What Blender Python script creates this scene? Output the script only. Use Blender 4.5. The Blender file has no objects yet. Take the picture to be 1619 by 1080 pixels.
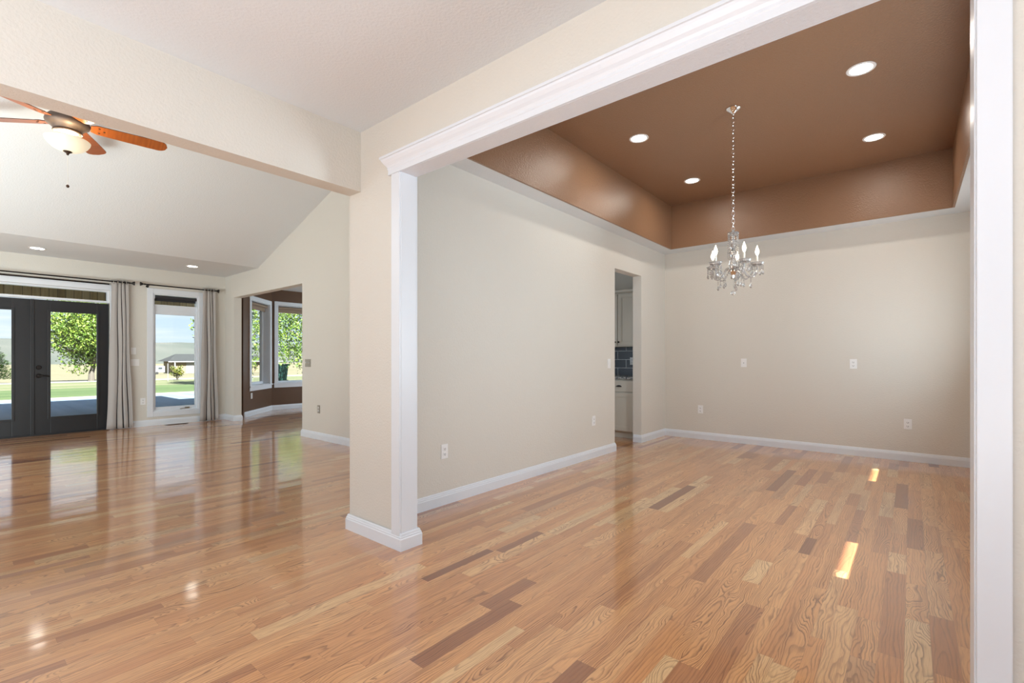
import bpy, bmesh, math, random
from mathutils import Vector, Matrix
random.seed(7)
S = bpy.context.scene
COL = S.collection
PI = math.pi
def R(d): return math.radians(d)

# ------------------------------------------------------------------ camera
H = 1.175
cd = bpy.data.cameras.new('camera'); cam = bpy.data.objects.new('camera', cd); COL.objects.link(cam)
cam.location = (0, 0, H); cam.rotation_euler = (R(90), 0, R(39.95))
cd.sensor_width = 36; cd.lens = 36 * 754 / 1619; cd.shift_x = 0; cd.shift_y = 26 / 1619
cd.clip_start = .05; cd.clip_end = 3000
S.camera = cam
S.view_settings.view_transform = 'Standard'; S.view_settings.look = 'None'
S.view_settings.gamma = 1; S.view_settings.use_curve_mapping = False
S.view_settings.exposure = 0.07
S.cycles.max_bounces = 10; S.cycles.diffuse_bounces = 5; S.cycles.glossy_bounces = 4
S.cycles.transmission_bounces = 8; S.cycles.transparent_max_bounces = 12
S.cycles.sample_clamp_indirect = 4; S.cycles.caustics_refractive = False; S.cycles.caustics_reflective = False
S.cycles.use_denoising = True

# ------------------------------------------------------------------ world: pale blue sky with thin cloud
W = bpy.data.worlds.new('sky'); S.world = W; W.use_nodes = True
nt = W.node_tree; nt.nodes.clear()
def wn(t): return nt.nodes.new(t)
out = wn('ShaderNodeOutputWorld'); bg = wn('ShaderNodeBackground'); tc = wn('ShaderNodeTexCoord')
sep = wn('ShaderNodeSeparateXYZ'); nt.links.new(tc.outputs['Generated'], sep.inputs[0])
gr = wn('ShaderNodeValToRGB'); nt.links.new(sep.outputs['Z'], gr.inputs[0])
gr.color_ramp.elements[0].position = 0.0; gr.color_ramp.elements[0].color = (.66, .80, .93, 1)
gr.color_ramp.elements[1].position = .6; gr.color_ramp.elements[1].color = (.30, .50, .85, 1)
mp = wn('ShaderNodeMapping'); mp.inputs['Scale'].default_value = (3, 3, 26)
nt.links.new(tc.outputs['Generated'], mp.inputs[0])
nz = wn('ShaderNodeTexNoise'); nz.inputs['Scale'].default_value = 1.6; nz.inputs['Detail'].default_value = 6
nt.links.new(mp.outputs[0], nz.inputs[0])
cr = wn('ShaderNodeValToRGB'); cr.color_ramp.elements[0].position = .42; cr.color_ramp.elements[1].position = .66
nt.links.new(nz.outputs[0], cr.inputs[0])
mx = wn('ShaderNodeMix'); mx.data_type = 'RGBA'; nt.links.new(cr.outputs[0], mx.inputs['Factor'])
nt.links.new(gr.outputs[0], mx.inputs['A']); mx.inputs['B'].default_value = (.93, .95, .98, 1)
nt.links.new(mx.outputs['Result'], bg.inputs[0]); bg.inputs[1].default_value = 1.2
nt.links.new(bg.outputs[0], out.inputs[0])

# ------------------------------------------------------------------ sun, daylight and added fill lamps
sd = bpy.data.lights.new('sun', 'SUN'); sd.energy = 32.0; sd.angle = R(.5); sd.color = (1, .97, .92)
so = bpy.data.objects.new('sun', sd); COL.objects.link(so)
ELEV = math.atan(.9)
so.rotation_euler = (0, PI / 2 - ELEV, 0)          # light travels towards -X and down
so.location = (8, 0, 10)
def area(name, loc, rot, sx, sy, e, col=(1, 1, 1)):
    l = bpy.data.lights.new(name, 'AREA'); l.shape = 'RECTANGLE'; l.size = sx; l.size_y = sy; l.energy = e; l.color = col
    o = bpy.data.objects.new(name, l); COL.objects.link(o); o.location = loc; o.rotation_euler = rot; return o
# area lamps added at window openings as daylight, plus fills with no real source
DAY = (.80, .965, 1.08); UPL = (.64, .97, 1.16)
area('daylight_entry', (.2, -3.9, 1.25), (R(100), 0, 0), 5.4, 2.2, 6, DAY)
area('fill_foyer', (-.2, -1.9, .55), (R(178), 0, 0), 4.2, 2.0, 188, (.95, .955, .99))  # unseen fill lamp facing up, added to brighten the foyer ceiling
area('fill_living', (-5.4, -2.4, .5), (0, R(130), 0), 1.6, 4.5, 240, (.86, .99, 1.0))  # added fill, out of view: lifts the vault and window wall
area('daylight_living', (-6.6, -4.9, 1.3), (R(114), 0, 0), 5.5, 2.3, 58, DAY)
area('daylight_side', (2.9, -1.6, 1.3), (R(114), 0, R(90)), 3.0, 2.2, 7, DAY)
area('daylight_dining', (.58, 3.4, 1.45), (R(108), 0, R(90)), .64, 1.3, 50, DAY)
area('daylight_dining_far', (.58, 6.02, 1.45), (R(104), 0, R(90)), .64, 1.3, 15, DAY)
area('daylight_kitchen', (-8.2, 8.9, 1.4), (R(-100), 0, 0), 2.8, 1.3, 110, DAY)
area('fill_pantry', (-4.3, 4.4, 1.5), (R(96), 0, R(-12)), 1.4, 1.6, 9, DAY)  # added mid-room to brighten the pantry cabinets; no window here

# ------------------------------------------------------------------ materials
def srgb(r, g, b):
    f = lambda c: (c / 255 / 12.92) if c / 255 <= .04045 else ((c / 255 + .055) / 1.055) ** 2.4
    return (f(r), f(g), f(b), 1)
def mat(name, col, rough=.5, metal=0, spec=.5, bump=None, emit=None, trans=0, ior=1.5, coat=0, vary=None):
    m = bpy.data.materials.new(name); m.use_nodes = True; t = m.node_tree; p = t.nodes['Principled BSDF']
    p.inputs['Base Color'].default_value = col; p.inputs['Roughness'].default_value = rough
    p.inputs['Metallic'].default_value = metal; p.inputs['Specular IOR Level'].default_value = spec
    p.inputs['Transmission Weight'].default_value = trans; p.inputs['IOR'].default_value = ior
    p.inputs['Coat Weight'].default_value = coat
    if emit: p.inputs['Emission Color'].default_value = emit[0]; p.inputs['Emission Strength'].default_value = emit[1]
    if bump or vary:
        c = t.nodes.new('ShaderNodeTexCoord')
    if bump:
        n = t.nodes.new('ShaderNodeTexNoise'); n.inputs['Scale'].default_value = bump[0]; n.inputs['Detail'].default_value = 3
        b = t.nodes.new('ShaderNodeBump'); b.inputs['Strength'].default_value = bump[1]; b.inputs['Distance'].default_value = bump[2] if len(bump) > 2 else .002
        t.links.new(c.outputs['Object'], n.inputs[0]); t.links.new(n.outputs[0], b.inputs['Height']); t.links.new(b.outputs[0], p.inputs['Normal'])
    if vary:   # (colour2, scale vector, detail)
        mp = t.nodes.new('ShaderNodeMapping'); mp.inputs['Scale'].default_value = vary[1]
        n = t.nodes.new('ShaderNodeTexNoise'); n.inputs['Scale'].default_value = 1; n.inputs['Detail'].default_value = vary[2]
        r = t.nodes.new('ShaderNodeValToRGB'); r.color_ramp.elements[0].position = .35; r.color_ramp.elements[1].position = .65
        r.color_ramp.elements[0].color = col; r.color_ramp.elements[1].color = vary[0]
        t.links.new(c.outputs['Object'], mp.inputs[0]); t.links.new(mp.outputs[0], n.inputs[0]); t.links.new(n.outputs[0], r.inputs[0]); t.links.new(r.outputs[0], p.inputs['Base Color'])
    return m
M = {}
M['wall'] = mat('wall_paint', srgb(215, 211, 203), .62, spec=.3, bump=(75, .6, .004))
M['ceil'] = mat('ceiling_paint', srgb(219, 223, 226), .8, spec=.2, bump=(70, .6, .004))
M['white'] = mat('white_trim_paint', srgb(222, 227, 234), .32)
M['whitetex'] = mat('white_textured_paint', srgb(216, 218, 223), .4, bump=(85, .9, .004))
M['brown'] = mat('brown_tray_paint', srgb(140, 106, 80), .30, spec=.55, bump=(75, 1.0, .004))
M['nook'] = mat('brown_nook_paint', srgb(90, 62, 40), .45, bump=(85, .4, .002))
M['black'] = mat('black_door_paint', srgb(27, 27, 30), .42)
M['iron'] = mat('oil_rubbed_iron', srgb(34, 28, 26), .35, metal=.6)
M['plastic'] = mat('white_plastic', srgb(236, 236, 236), .3)
M['slot'] = mat('dark_slot', srgb(60, 58, 58), .5)
M['pewter'] = mat('brushed_pewter_plate', srgb(168, 160, 148), .35, metal=.6)
M['chrome'] = mat('chrome', (.82, .83, .85, 1), .12, metal=1)
M['crystal'] = mat('crystal', (1, 1, 1, 1), .06, spec=1.0, trans=.78, ior=1.6)
M['candle'] = mat('candle_sleeve', srgb(240, 238, 230), .4)
M['bulb'] = mat('lit_bulb', (1, 1, 1, 1), .3, emit=((1, .86, .66, 1), 14))
M['led'] = mat('lit_downlight_lens', (1, 1, 1, 1), .3, emit=((1, .92, .80, 1), 20))
M['cab'] = mat('greige_cabinet_paint', srgb(202, 197, 185), .4)
M['granite'] = mat('dark_granite', srgb(28, 28, 32), .2, vary=(srgb(170, 165, 160), (60, 60, 60), 2))
M['motor'] = mat('antique_pewter_motor', srgb(98, 84, 76), .45, metal=.45)
M['bronze'] = mat('dark_bronze', srgb(66, 48, 36), .4, metal=.5)
M['bowl'] = mat('cream_glass_bowl', srgb(250, 240, 215), .35, emit=((1, .90, .66, 1), .32))
M['blade'] = mat('cherry_blade', srgb(176, 98, 44), .3, vary=(srgb(150, 78, 34), (40, 2.2, 40), 4))
M['bladedge'] = mat('dark_blade_edge', srgb(70, 34, 20), .4)
M['curtain'] = None
M['shade'] = mat('beige_roller_fabric', srgb(150, 130, 112), .8)
M['shadedark'] = mat('charcoal_roller_fabric', srgb(48, 47, 50), .7)
M['concrete'] = mat('patio_concrete', srgb(108, 124, 140), .8, vary=(srgb(90, 108, 124), (.25, 3, 1), 3))
M['path'] = mat('pale_gravel', srgb(125, 123, 117), .9)
M['lawn'] = mat('lawn_grass', srgb(46, 68, 25), .95, vary=(srgb(68, 84, 43), (.9, .12, 1), 4))
M['mown'] = mat('pale_mown_grass', srgb(102, 99, 76), .95, vary=(srgb(76, 86, 49), (.8, .1, 1), 3))
M['dry'] = mat('dry_field', srgb(110, 102, 81), .95, vary=(srgb(90, 88, 61), (.25, .06, 1), 5))
M['hill'] = mat('sagebrush_hill', srgb(78, 80, 74), .95, vary=(srgb(61, 67, 61), (.012, .03, .03), 5))
M['leaf'] = mat('green_leaf', srgb(50, 82, 18), .6, vary=(srgb(112, 132, 44), (2.5, 2.5, 2.5), 2))
M['leafy'] = mat('yellow_leaf', srgb(102, 102, 21), .6, vary=(srgb(63, 78, 21), (4, 4, 4), 2))
M['needle'] = mat('conifer_needles', srgb(40, 70, 22), .7, vary=(srgb(78, 108, 40), (4, 4, 4), 2))
M['bark'] = mat('grey_bark', srgb(84, 78, 71), .9, bump=(30, .6, .02))
M['bin'] = mat('green_bin_plastic', srgb(30, 62, 56), .5)
M['tyre'] = mat('black_rubber', srgb(25, 25, 25), .7)
M['roofing'] = mat('grey_shingles', srgb(42, 44, 45), .9)
M['siding'] = mat('tan_siding', srgb(120, 108, 86), .85)
M['housewhite'] = mat('white_siding', srgb(133, 134, 135), .7)
M['darkglass'] = mat('dark_window_glass', srgb(42, 49, 55), .2)
M['eave'] = mat('dark_green_fascia', srgb(46, 60, 54), .6)

def glass_mat():
    m = bpy.data.materials.new('window_glass'); m.use_nodes = True; t = m.node_tree; t.nodes.clear()
    o = t.nodes.new('ShaderNodeOutputMaterial'); tr = t.nodes.new('ShaderNodeBsdfTransparent'); g = t.nodes.new('ShaderNodeBsdfGlossy')
    tr.inputs[0].default_value = (.95, .975, .97, 1); g.inputs['Roughness'].default_value = .0
    f = t.nodes.new('ShaderNodeFresnel'); gg = t.nodes.new('ShaderNodeNewGeometry'); ma = t.nodes.new('ShaderNodeMath'); ma.operation = 'MULTIPLY_ADD'; ma.inputs[1].default_value = 1 / 1.45 - 1.45; ma.inputs[2].default_value = 1.45; t.links.new(gg.outputs['Backfacing'], ma.inputs[0]); t.links.new(ma.outputs[0], f.inputs[0]); x = t.nodes.new('ShaderNodeMixShader')
    t.links.new(f.outputs[0], x.inputs[0]); t.links.new(tr.outputs[0], x.inputs[1]); t.links.new(g.outputs[0], x.inputs[2]); t.links.new(x.outputs[0], o.inputs[0])
    return m
M['glass'] = glass_mat()

class NB:      # tiny node builder
    def __init__(s, m): s.t = m.node_tree
    def n(s, k, **kw):
        x = s.t.nodes.new(k)
        for a, b in kw.items(): setattr(x, a, b)
        return x
    def put(s, sock, v):
        if hasattr(v, 'is_linked') or hasattr(v, 'links'): s.t.links.new(v, sock)
        else: sock.default_value = v
    def m(s, op, a, b=0.0, c=0.0):
        x = s.n('ShaderNodeMath', operation=op); s.put(x.inputs[0], a); s.put(x.inputs[1], b); s.put(x.inputs[2], c); return x.outputs[0]
    def xyz(s, a, b, c):
        x = s.n('ShaderNodeCombineXYZ'); s.put(x.inputs[0], a); s.put(x.inputs[1], b); s.put(x.inputs[2], c); return x.outputs[0]
    def noise(s, v, sc, det=2, rough=.5):
        x = s.n('ShaderNodeTexNoise'); s.put(x.inputs['Vector'], v); x.inputs['Scale'].default_value = sc; x.inputs['Detail'].default_value = det; x.inputs['Roughness'].default_value = rough; return x.outputs[0]
    def ramp(s, v, els):
        x = s.n('ShaderNodeValToRGB'); s.put(x.inputs[0], v); r = x.color_ramp
        while len(r.elements) < len(els): r.elements.new(.5)
        for e, (p, c) in zip(r.elements, els): e.position = p; e.color = c
        return x.outputs[0]
    def mix(s, f, a, b, bt='MIX'):
        x = s.n('ShaderNodeMix', data_type='RGBA', blend_type=bt); s.put(x.inputs['Factor'], f); s.put(x.inputs['A'], a); s.put(x.inputs['B'], b); return x.outputs['Result']

def floor_mat():
    m = bpy.data.materials.new('oak_floor_boards'); m.use_nodes = True; b = NB(m); t = m.node_tree
    p = t.nodes['Principled BSDF']
    at = b.n('ShaderNodeAttribute', attribute_name='board'); sc = b.n('ShaderNodeSeparateColor'); t.links.new(at.outputs['Color'], sc.inputs[0])
    r1, r2, r3 = sc.outputs
    uv = b.n('ShaderNodeUVMap', uv_map='UVMap'); su = b.n('ShaderNodeSeparateXYZ'); t.links.new(uv.outputs[0], su.inputs[0])
    x, y = su.outputs[0], su.outputs[1]
    seed = b.m('MULTIPLY', r3, 57.0)
    yo = b.m('MULTIPLY_ADD', r2, 31.0, y)
    # a log cut lengthwise: growth rings round a wandering pith, calmer on some boards than on others
    wild = b.m('MULTIPLY_ADD', r3, .9, .35)
    wob = b.m('SUBTRACT', b.noise(b.xyz(b.m('MULTIPLY', x, 14.0), b.m('MULTIPLY', yo, 3.4), seed), 1.0, 2, .5), .5)
    wob2 = b.m('SUBTRACT', b.noise(b.xyz(b.m('MULTIPLY', x, 60.0), b.m('MULTIPLY', yo, 15.0), seed), 1.0, 2), .5)
    px = b.m('ADD', b.m('MULTIPLY_ADD', b.m('SUBTRACT', r1, .5), .22, x), b.m('MULTIPLY', b.m('MULTIPLY', wob, wild), .075))
    dep = b.m('MULTIPLY', b.m('SUBTRACT', b.noise(b.xyz(b.m('MULTIPLY', x, 6.0), b.m('MULTIPLY', yo, 1.7), seed), 1.0, 1), .45), b.m('MULTIPLY', wild, .34))
    rr = b.m('SQRT', b.m('ADD', b.m('MULTIPLY', px, px), b.m('MULTIPLY', dep, dep)))
    rr = b.m('ADD', rr, b.m('MULTIPLY', wob2, .006))
    rr = b.m('MULTIPLY_ADD', b.noise(b.xyz(b.m('MULTIPLY', rr, 42.0), seed, 0.0), 1.0, 1), .022, rr)
    fq = b.m('MULTIPLY_ADD', r2, 70.0, 62.0)
    ph = b.m('FRACT', b.m('MULTIPLY', rr, fq))
    line = b.ramp(ph, [(0, (.12, .12, .12, 1)), (.2, (0, 0, 0, 1)), (.55, (.10, .10, .10, 1)), (.82, (.85, .85, .85, 1)), (.93, (1, 1, 1, 1)), (1, (.12, .12, .12, 1))])
    fib = b.noise(b.xyz(b.m('MULTIPLY', x, 330.0), b.m('MULTIPLY', yo, 9.0), seed), 1.0, 3, .6)
    base = b.ramp(r3, [(0, srgb(132, 80, 50)), (.04, srgb(176, 116, 74)), (.13, srgb(208, 146, 94)), (.5, srgb(218, 157, 102)), (.8, srgb(224, 168, 114)), (.94, srgb(228, 188, 138)), (1, srgb(166, 98, 60))])
    dark = b.mix(.82, base, srgb(98, 52, 26))
    lowc = b.noise(b.xyz(b.m('MULTIPLY', x, 24.0), b.m('MULTIPLY', yo, 1.3), seed), 1.0, 3)
    streak = b.ramp(lowc, [(.5, (0, 0, 0, 1)), (.72, (1, 1, 1, 1))])
    fade = b.ramp(b.noise(b.xyz(b.m('MULTIPLY', x, 30.0), b.m('MULTIPLY', yo, 5.0), seed), 1.0, 1), [(.3, (.45, .45, .45, 1)), (.6, (1, 1, 1, 1))])
    amt = b.m('MULTIPLY', b.m('MULTIPLY', line, fade), b.m('MULTIPLY_ADD', r2, .55, .52))
    c = b.mix(amt, base, dark)
    c = b.mix(b.m('MULTIPLY', streak, .38), c, srgb(140, 82, 46))
    fr = b.ramp(fib, [(.36, (1, 1, 1, 1)), (.5, (0, 0, 0, 1))])
    c = b.mix(b.m('MULTIPLY', fr, .26), c, srgb(120, 70, 40))
    # dark seam at the board edges
    ed = b.n('ShaderNodeUVMap', uv_map='Edge'); se = b.n('ShaderNodeSeparateXYZ'); t.links.new(ed.outputs[0], se.inputs[0])
    seam = b.m('LESS_THAN', b.m('MINIMUM', se.outputs[0], se.outputs[1]), .0007)
    c = b.mix(b.m('MULTIPLY', seam, .6), c, srgb(72, 44, 28))
    t.links.new(c, p.inputs['Base Color'])
    p.inputs['Roughness'].default_value = .34; p.inputs['Specular IOR Level'].default_value = .35
    p.inputs['Coat Weight'].default_value = 1; p.inputs['Coat Roughness'].default_value = .10; p.inputs['Coat IOR'].default_value = 1.7
    # every board sits at its own slight tilt, and is a touch cupped
    geo = b.n('ShaderNodeNewGeometry')
    cup = b.m('MULTIPLY', b.m('SUBTRACT', b.noise(b.xyz(b.m('MULTIPLY', x, 20.0), b.m('MULTIPLY', yo, 3.0), seed), 1.0, 1), .5), .02)
    tilt = b.xyz(b.m('ADD', b.m('MULTIPLY', b.m('SUBTRACT', r1, .5), .014), cup), b.m('MULTIPLY', b.m('SUBTRACT', r2, .5), .004), 0.0)
    va = b.n('ShaderNodeVectorMath', operation='ADD'); t.links.new(geo.outputs['Normal'], va.inputs[0]); t.links.new(tilt, va.inputs[1])
    vn = b.n('ShaderNodeVectorMath', operation='NORMALIZE'); t.links.new(va.outputs[0], vn.inputs[0])
    bp = b.n('ShaderNodeBump'); bp.inputs['Strength'].default_value = .12; bp.inputs['Distance'].default_value = .001
    t.links.new(b.m('SUBTRACT', 1.0, line), bp.inputs['Height']); t.links.new(vn.outputs[0], bp.inputs['Normal'])
    t.links.new(bp.outputs[0], p.inputs['Normal']); t.links.new(vn.outputs[0], p.inputs['Coat Normal'])
    return m
M['floor'] = floor_mat()

def stripes_mat():      # grey cloth with thin dark stripes woven in
    m = bpy.data.materials.new('striped_grey_curtain_cloth'); m.use_nodes = True; b = NB(m); p = m.node_tree.nodes['Principled BSDF']
    uv = b.n('ShaderNodeUVMap', uv_map='UVMap'); s = b.n('ShaderNodeSeparateXYZ'); m.node_tree.links.new(uv.outputs[0], s.inputs[0])
    d = None
    for c in (.40, .62, .82):
        l = b.m('LESS_THAN', b.m('ABSOLUTE', b.m('SUBTRACT', s.outputs[0], c)), .026)
        d = l if d is None else b.m('MAXIMUM', d, l)
    col = b.mix(d, srgb(172, 167, 164), srgb(34, 32, 34))
    m.node_tree.links.new(col, p.inputs['Base Color']); p.inputs['Roughness'].default_value = .85
    return m
M['curtain'] = stripes_mat()

def tile_mat():
    m = bpy.data.materials.new('navy_tile'); m.use_nodes = True; b = NB(m); p = m.node_tree.nodes['Principled BSDF']
    c = b.n('ShaderNodeTexCoord'); mp = b.n('ShaderNodeMapping'); mp.inputs['Rotation'].default_value = (R(-90), 0, 0); mp.inputs['Location'].default_value = (.0, -.07, 0)
    br = b.n('ShaderNodeTexBrick'); br.inputs['Scale'].default_value = 1; br.inputs['Brick Width'].default_value = .29; br.inputs['Row Height'].default_value = .135
    br.inputs['Mortar Size'].default_value = .004; br.inputs['Color1'].default_value = srgb(18, 22, 38); br.inputs['Color2'].default_value = srgb(24, 28, 46); br.inputs['Mortar'].default_value = srgb(200, 202, 206)
    l = m.node_tree.links; l.new(c.outputs['Object'], mp.inputs[0]); l.new(mp.outputs[0], br.inputs[0]); l.new(br.outputs[0], p.inputs['Base Color']); p.inputs['Roughness'].default_value = .25
    return m
M['tile'] = tile_mat()
def beamwood_mat():
    m = bpy.data.materials.new('weathered_boards'); m.use_nodes = True; b = NB(m); p = m.node_tree.nodes['Principled BSDF']
    c = b.n('ShaderNodeTexCoord'); s = b.n('ShaderNodeSeparateXYZ'); l = m.node_tree.links; l.new(c.outputs['Object'], s.inputs[0])
    y = s.outputs[1]; bi = b.m('FLOOR', b.m('MULTIPLY', y, 6.5)); fr = b.m('FRACT', b.m('MULTIPLY', y, 6.5))
    n = b.noise(b.xyz(0.0, b.m('MULTIPLY', y, 22.0), b.m('MULTIPLY', s.outputs[2], 2.0)), 1.0, 4)
    w = b.n('ShaderNodeTexWhiteNoise', noise_dimensions='1D'); l.new(bi, w.inputs['W'])
    col = b.ramp(b.m('ADD', b.m('MULTIPLY', n, .6), b.m('MULTIPLY', w.outputs[0], .4)), [(.2, srgb(150, 120, 78)), (.5, srgb(206, 172, 122)), (.8, srgb(226, 200, 152))])
    col = b.mix(b.m('LESS_THAN', fr, .05), col, srgb(50, 42, 30))
    l.new(col, p.inputs['Base Color']); p.inputs['Roughness'].default_value = .8
    return m
M['boards'] = beamwood_mat()

# ------------------------------------------------------------------ mesh helpers
def box(bm, x0, x1, y0, y1, z0, z1):
    v = [bm.verts.new((x, y, z)) for x in (x0, x1) for y in (y0, y1) for z in (z0, z1)]
    for f in ((0, 1, 3, 2), (4, 6, 7, 5), (0, 4, 5, 1), (2, 3, 7, 6), (0, 2, 6, 4), (1, 5, 7, 3)): bm.faces.new([v[i] for i in f])
def poly_prism(bm, pts, z0, z1):
    a = [bm.verts.new((x, y, z0)) for x, y in pts]; b = [bm.verts.new((x, y, z1)) for x, y in pts]; n = len(pts)
    bm.faces.new(a[::-1]); bm.faces.new(b)
    for i in range(n): bm.faces.new((a[i], a[(i + 1) % n], b[(i + 1) % n], b[i]))
def lathe(bm, prof, seg=32, cx=0, cy=0, cz=0):
    rings = []
    for r, z in prof:
        if r < 1e-5: rings.append([bm.verts.new((cx, cy, cz + z))])
        else: rings.append([bm.verts.new((cx + r * math.cos(2 * PI * k / seg), cy + r * math.sin(2 * PI * k / seg), cz + z)) for k in range(seg)])
    for a, b in zip(rings, rings[1:]):
        for k in range(seg):
            k2 = (k + 1) % seg
            if len(a) == 1 and len(b) == 1: break
            if len(a) == 1: bm.faces.new((a[0], b[k2], b[k]))
            elif len(b) == 1: bm.faces.new((a[k], a[k2], b[0]))
            else: bm.faces.new((a[k], a[k2], b[k2], b[k]))
def tube(bm, pts, r, seg=8, cap=True, closed=False):
    pts = [Vector(p) for p in pts]; rings = []; n = len(pts); up = None
    rad = r if isinstance(r, (list, tuple)) else [r] * n
    for i, p in enumerate(pts):
        if closed: t = (pts[(i + 1) % n] - pts[i - 1]).normalized()
        else: t = (pts[min(i + 1, n - 1)] - pts[max(i - 1, 0)]).normalized()
        if up is None or abs(up.dot(t)) > .95: up = Vector((0, 0, 1)) if abs(t.z) < .9 else Vector((1, 0, 0))
        a = t.cross(up).normalized(); b = a.cross(t).normalized(); up = b
        rings.append([bm.verts.new(p + (a * math.cos(2 * PI * k / seg) + b * math.sin(2 * PI * k / seg)) * rad[i]) for k in range(seg)])
    rng = range(n if closed else n - 1)
    for i in rng:
        A, B = rings[i], rings[(i + 1) % n]
        for k in range(seg): bm.faces.new((A[k], A[(k + 1) % seg], B[(k + 1) % seg], B[k]))
    if cap and not closed: bm.faces.new(rings[0][::-1]); bm.faces.new(rings[-1])
def sphere(bm, c, r, sz=1.0, u=12, v=8):
    bmesh.ops.create_uvsphere(bm, u_segments=u, v_segments=v, radius=r, matrix=Matrix.Translation(c) @ Matrix.Diagonal((1, 1, sz, 1)))
def sweep(bm, prof, path, side=1):
    """prof: closed list of (distance from wall, z); path: plan points; side=+1: profile grows to the left of the path"""
    P = [Vector((x, y)) for x, y in path]; n = len(P); rings = []
    for i, p in enumerate(P):
        d0 = (p - P[i - 1]).normalized() if i else None
        d1 = (P[i + 1] - p).normalized() if i < n - 1 else None
        if d0 is None: d0 = d1
        if d1 is None: d1 = d0
        n0 = Vector((-d0.y, d0.x)) * side; n1 = Vector((-d1.y, d1.x)) * side
        mth = (n0 + n1).normalized(); k = 1 / max(.3, mth.dot(n0))
        rings.append([bm.verts.new((p.x + mth.x * k * a, p.y + mth.y * k * a, z)) for a, z in prof])
    m = len(prof)
    for A, B in zip(rings, rings[1:]):
        for j in range(m): bm.faces.new((A[j], A[(j + 1) % m], B[(j + 1) % m], B[j]))
    bm.faces.new(rings[0]); bm.faces.new(rings[-1][::-1])
def obj(name, bm, m, parent=None, smooth=False, bevel=0, kind=None, loc=None):
    bmesh.ops.recalc_face_normals(bm, faces=bm.faces)
    if bevel:
        es = [e for e in bm.edges if len(e.link_faces) == 2 and e.calc_face_angle(0) > .5]
        bmesh.ops.bevel(bm, geom=es, offset=bevel, segments=2, profile=.6, affect='EDGES')
    me = bpy.data.meshes.new(name); bm.to_mesh(me); bm.free()
    for mm in (m if isinstance(m, list) else [m]): me.materials.append(mm)
    if smooth:
        for f in me.polygons: f.use_smooth = True
        try: me.set_sharp_from_angle(angle=R(38))
        except Exception: pass
    o = bpy.data.objects.new(name, me); COL.objects.link(o)
    if parent: o.parent = parent
    if loc: o.location = loc
    if kind: o['kind'] = kind
    return o
def nb(): return bmesh.new()
def empty(name, loc=(0, 0, 0), rz=0, kind=None):
    o = bpy.data.objects.new(name, None); COL.objects.link(o); o.location = loc; o.rotation_euler = (0, 0, rz); o.empty_display_size = .1
    if kind: o['kind'] = kind
    return o
def tag(o, label, cat, group=None, kind=None):
    o['label'] = label; o['category'] = cat
    if group: o['group'] = group
    if kind: o['kind'] = kind
    return o
def copy_tree(o, parent=None):
    c = o.copy(); COL.objects.link(c)
    if parent: c.parent = parent
    for ch in list(o.children): copy_tree(ch, c)
    return c
def holes(bm, fn, u0, u1, z0, z1, hs):
    """panel u0..u1 x z0..z1 minus rectangles; fn(ua, ub, za, zb) adds a box"""
    us = sorted({u0, u1, *[h[0] for h in hs], *[h[1] for h in hs]})
    for a, b in zip(us, us[1:]):
        cur = z0
        for h in sorted([h for h in hs if h[0] <= a + 1e-6 and h[1] >= b - 1e-6], key=lambda h: h[2]):
            if h[2] > cur + 1e-6: fn(a, b, cur, h[2])
            cur = h[3]
        if cur < z1 - 1e-6: fn(a, b, cur, z1)

# ------------------------------------------------------------------ key dimensions
XC, XD = -2.965, -2.875        # the wall between hall and dining room: living side and dining side
YW, YB = 1.80, 1.905           # the wall with the wide cased opening
JL, JR = -2.385, .130          # its jambs
YE = 7.055                     # dining back wall
XR = .60                       # dining right wall
XF = -10.10                    # living window wall
YN = 3.48                      # living wall beside the nook
ZF, ZD, ZL = 2.685, 2.745, 2.72
OH = 2.312
A1, B1 = (-10.1, 3.83), (-11.07, 4.77)
XN = -11.07

# ------------------------------------------------------------------ floor
def build_floor():
    me = bpy.data.meshes.new('floor'); vs, fs, rnd, uvs, eds = [], [], [], [], []
    rg = random.Random(11); x = -11.25
    while x < 3.1:
        w = rg.choice((.057, .083, .083)); y = -5.0 - rg.random() * .8
        yend = 9.0
        xm = x + w / 2
        ymin = -5.1 if xm > -10.3 else 3.83 + (-10.1 - x) * .97 - .18
        while y < yend:
            L = rg.choice((.35, .5, .7, .9, 1.15)) * (.8 + .4 * rg.random())
            y0, y1 = max(y, ymin), min(y + L, yend)
            if y1 > y0 + .01:
                i = len(vs); vs += [(x, y0, 0), (x + w, y0, 0), (x + w, y1, 0), (x, y1, 0)]; fs.append((i, i + 1, i + 2, i + 3))
                rnd.append((rg.random(), rg.random(), rg.random()))
                uvs += [(-w / 2, 0), (w / 2, 0), (w / 2, y1 - y0), (-w / 2, y1 - y0)]
                eds.append((w, y1 - y0))
            y += L
        x += w
    me.from_pydata(vs, [], fs)
    ca = me.color_attributes.new('board', 'FLOAT_COLOR', 'CORNER'); ul = me.uv_layers.new(name='UVMap')
    for k, c in enumerate(rnd):
        for j in range(4): ca.data[4 * k + j].color = (*c, 1)
    for k, u in enumerate(uvs): ul.data[k].uv = u
    me.materials.append(M['floor']); o = bpy.data.objects.new('floor', me); COL.objects.link(o); o['kind'] = 'structure'
    # distance to the nearest board edge is read from a second map: 0..w and 0..L folded in the shader
    e2 = me.uv_layers.new(name='Edge')
    for k, (w, L) in enumerate(eds):
        for j, (a, b_) in enumerate(((0, 0), (w, 0), (w, L), (0, L))): e2.data[4 * k + j].uv = (a, b_)
    # seam: board starts (x or y near zero of each board)
    return o
build_floor()

# ------------------------------------------------------------------ walls, ceilings
def wallbox(name, m, *boxes):
    bm = nb()
    for b_ in boxes: box(bm, *b_)
    return obj(name, bm, m, kind='structure')
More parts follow.
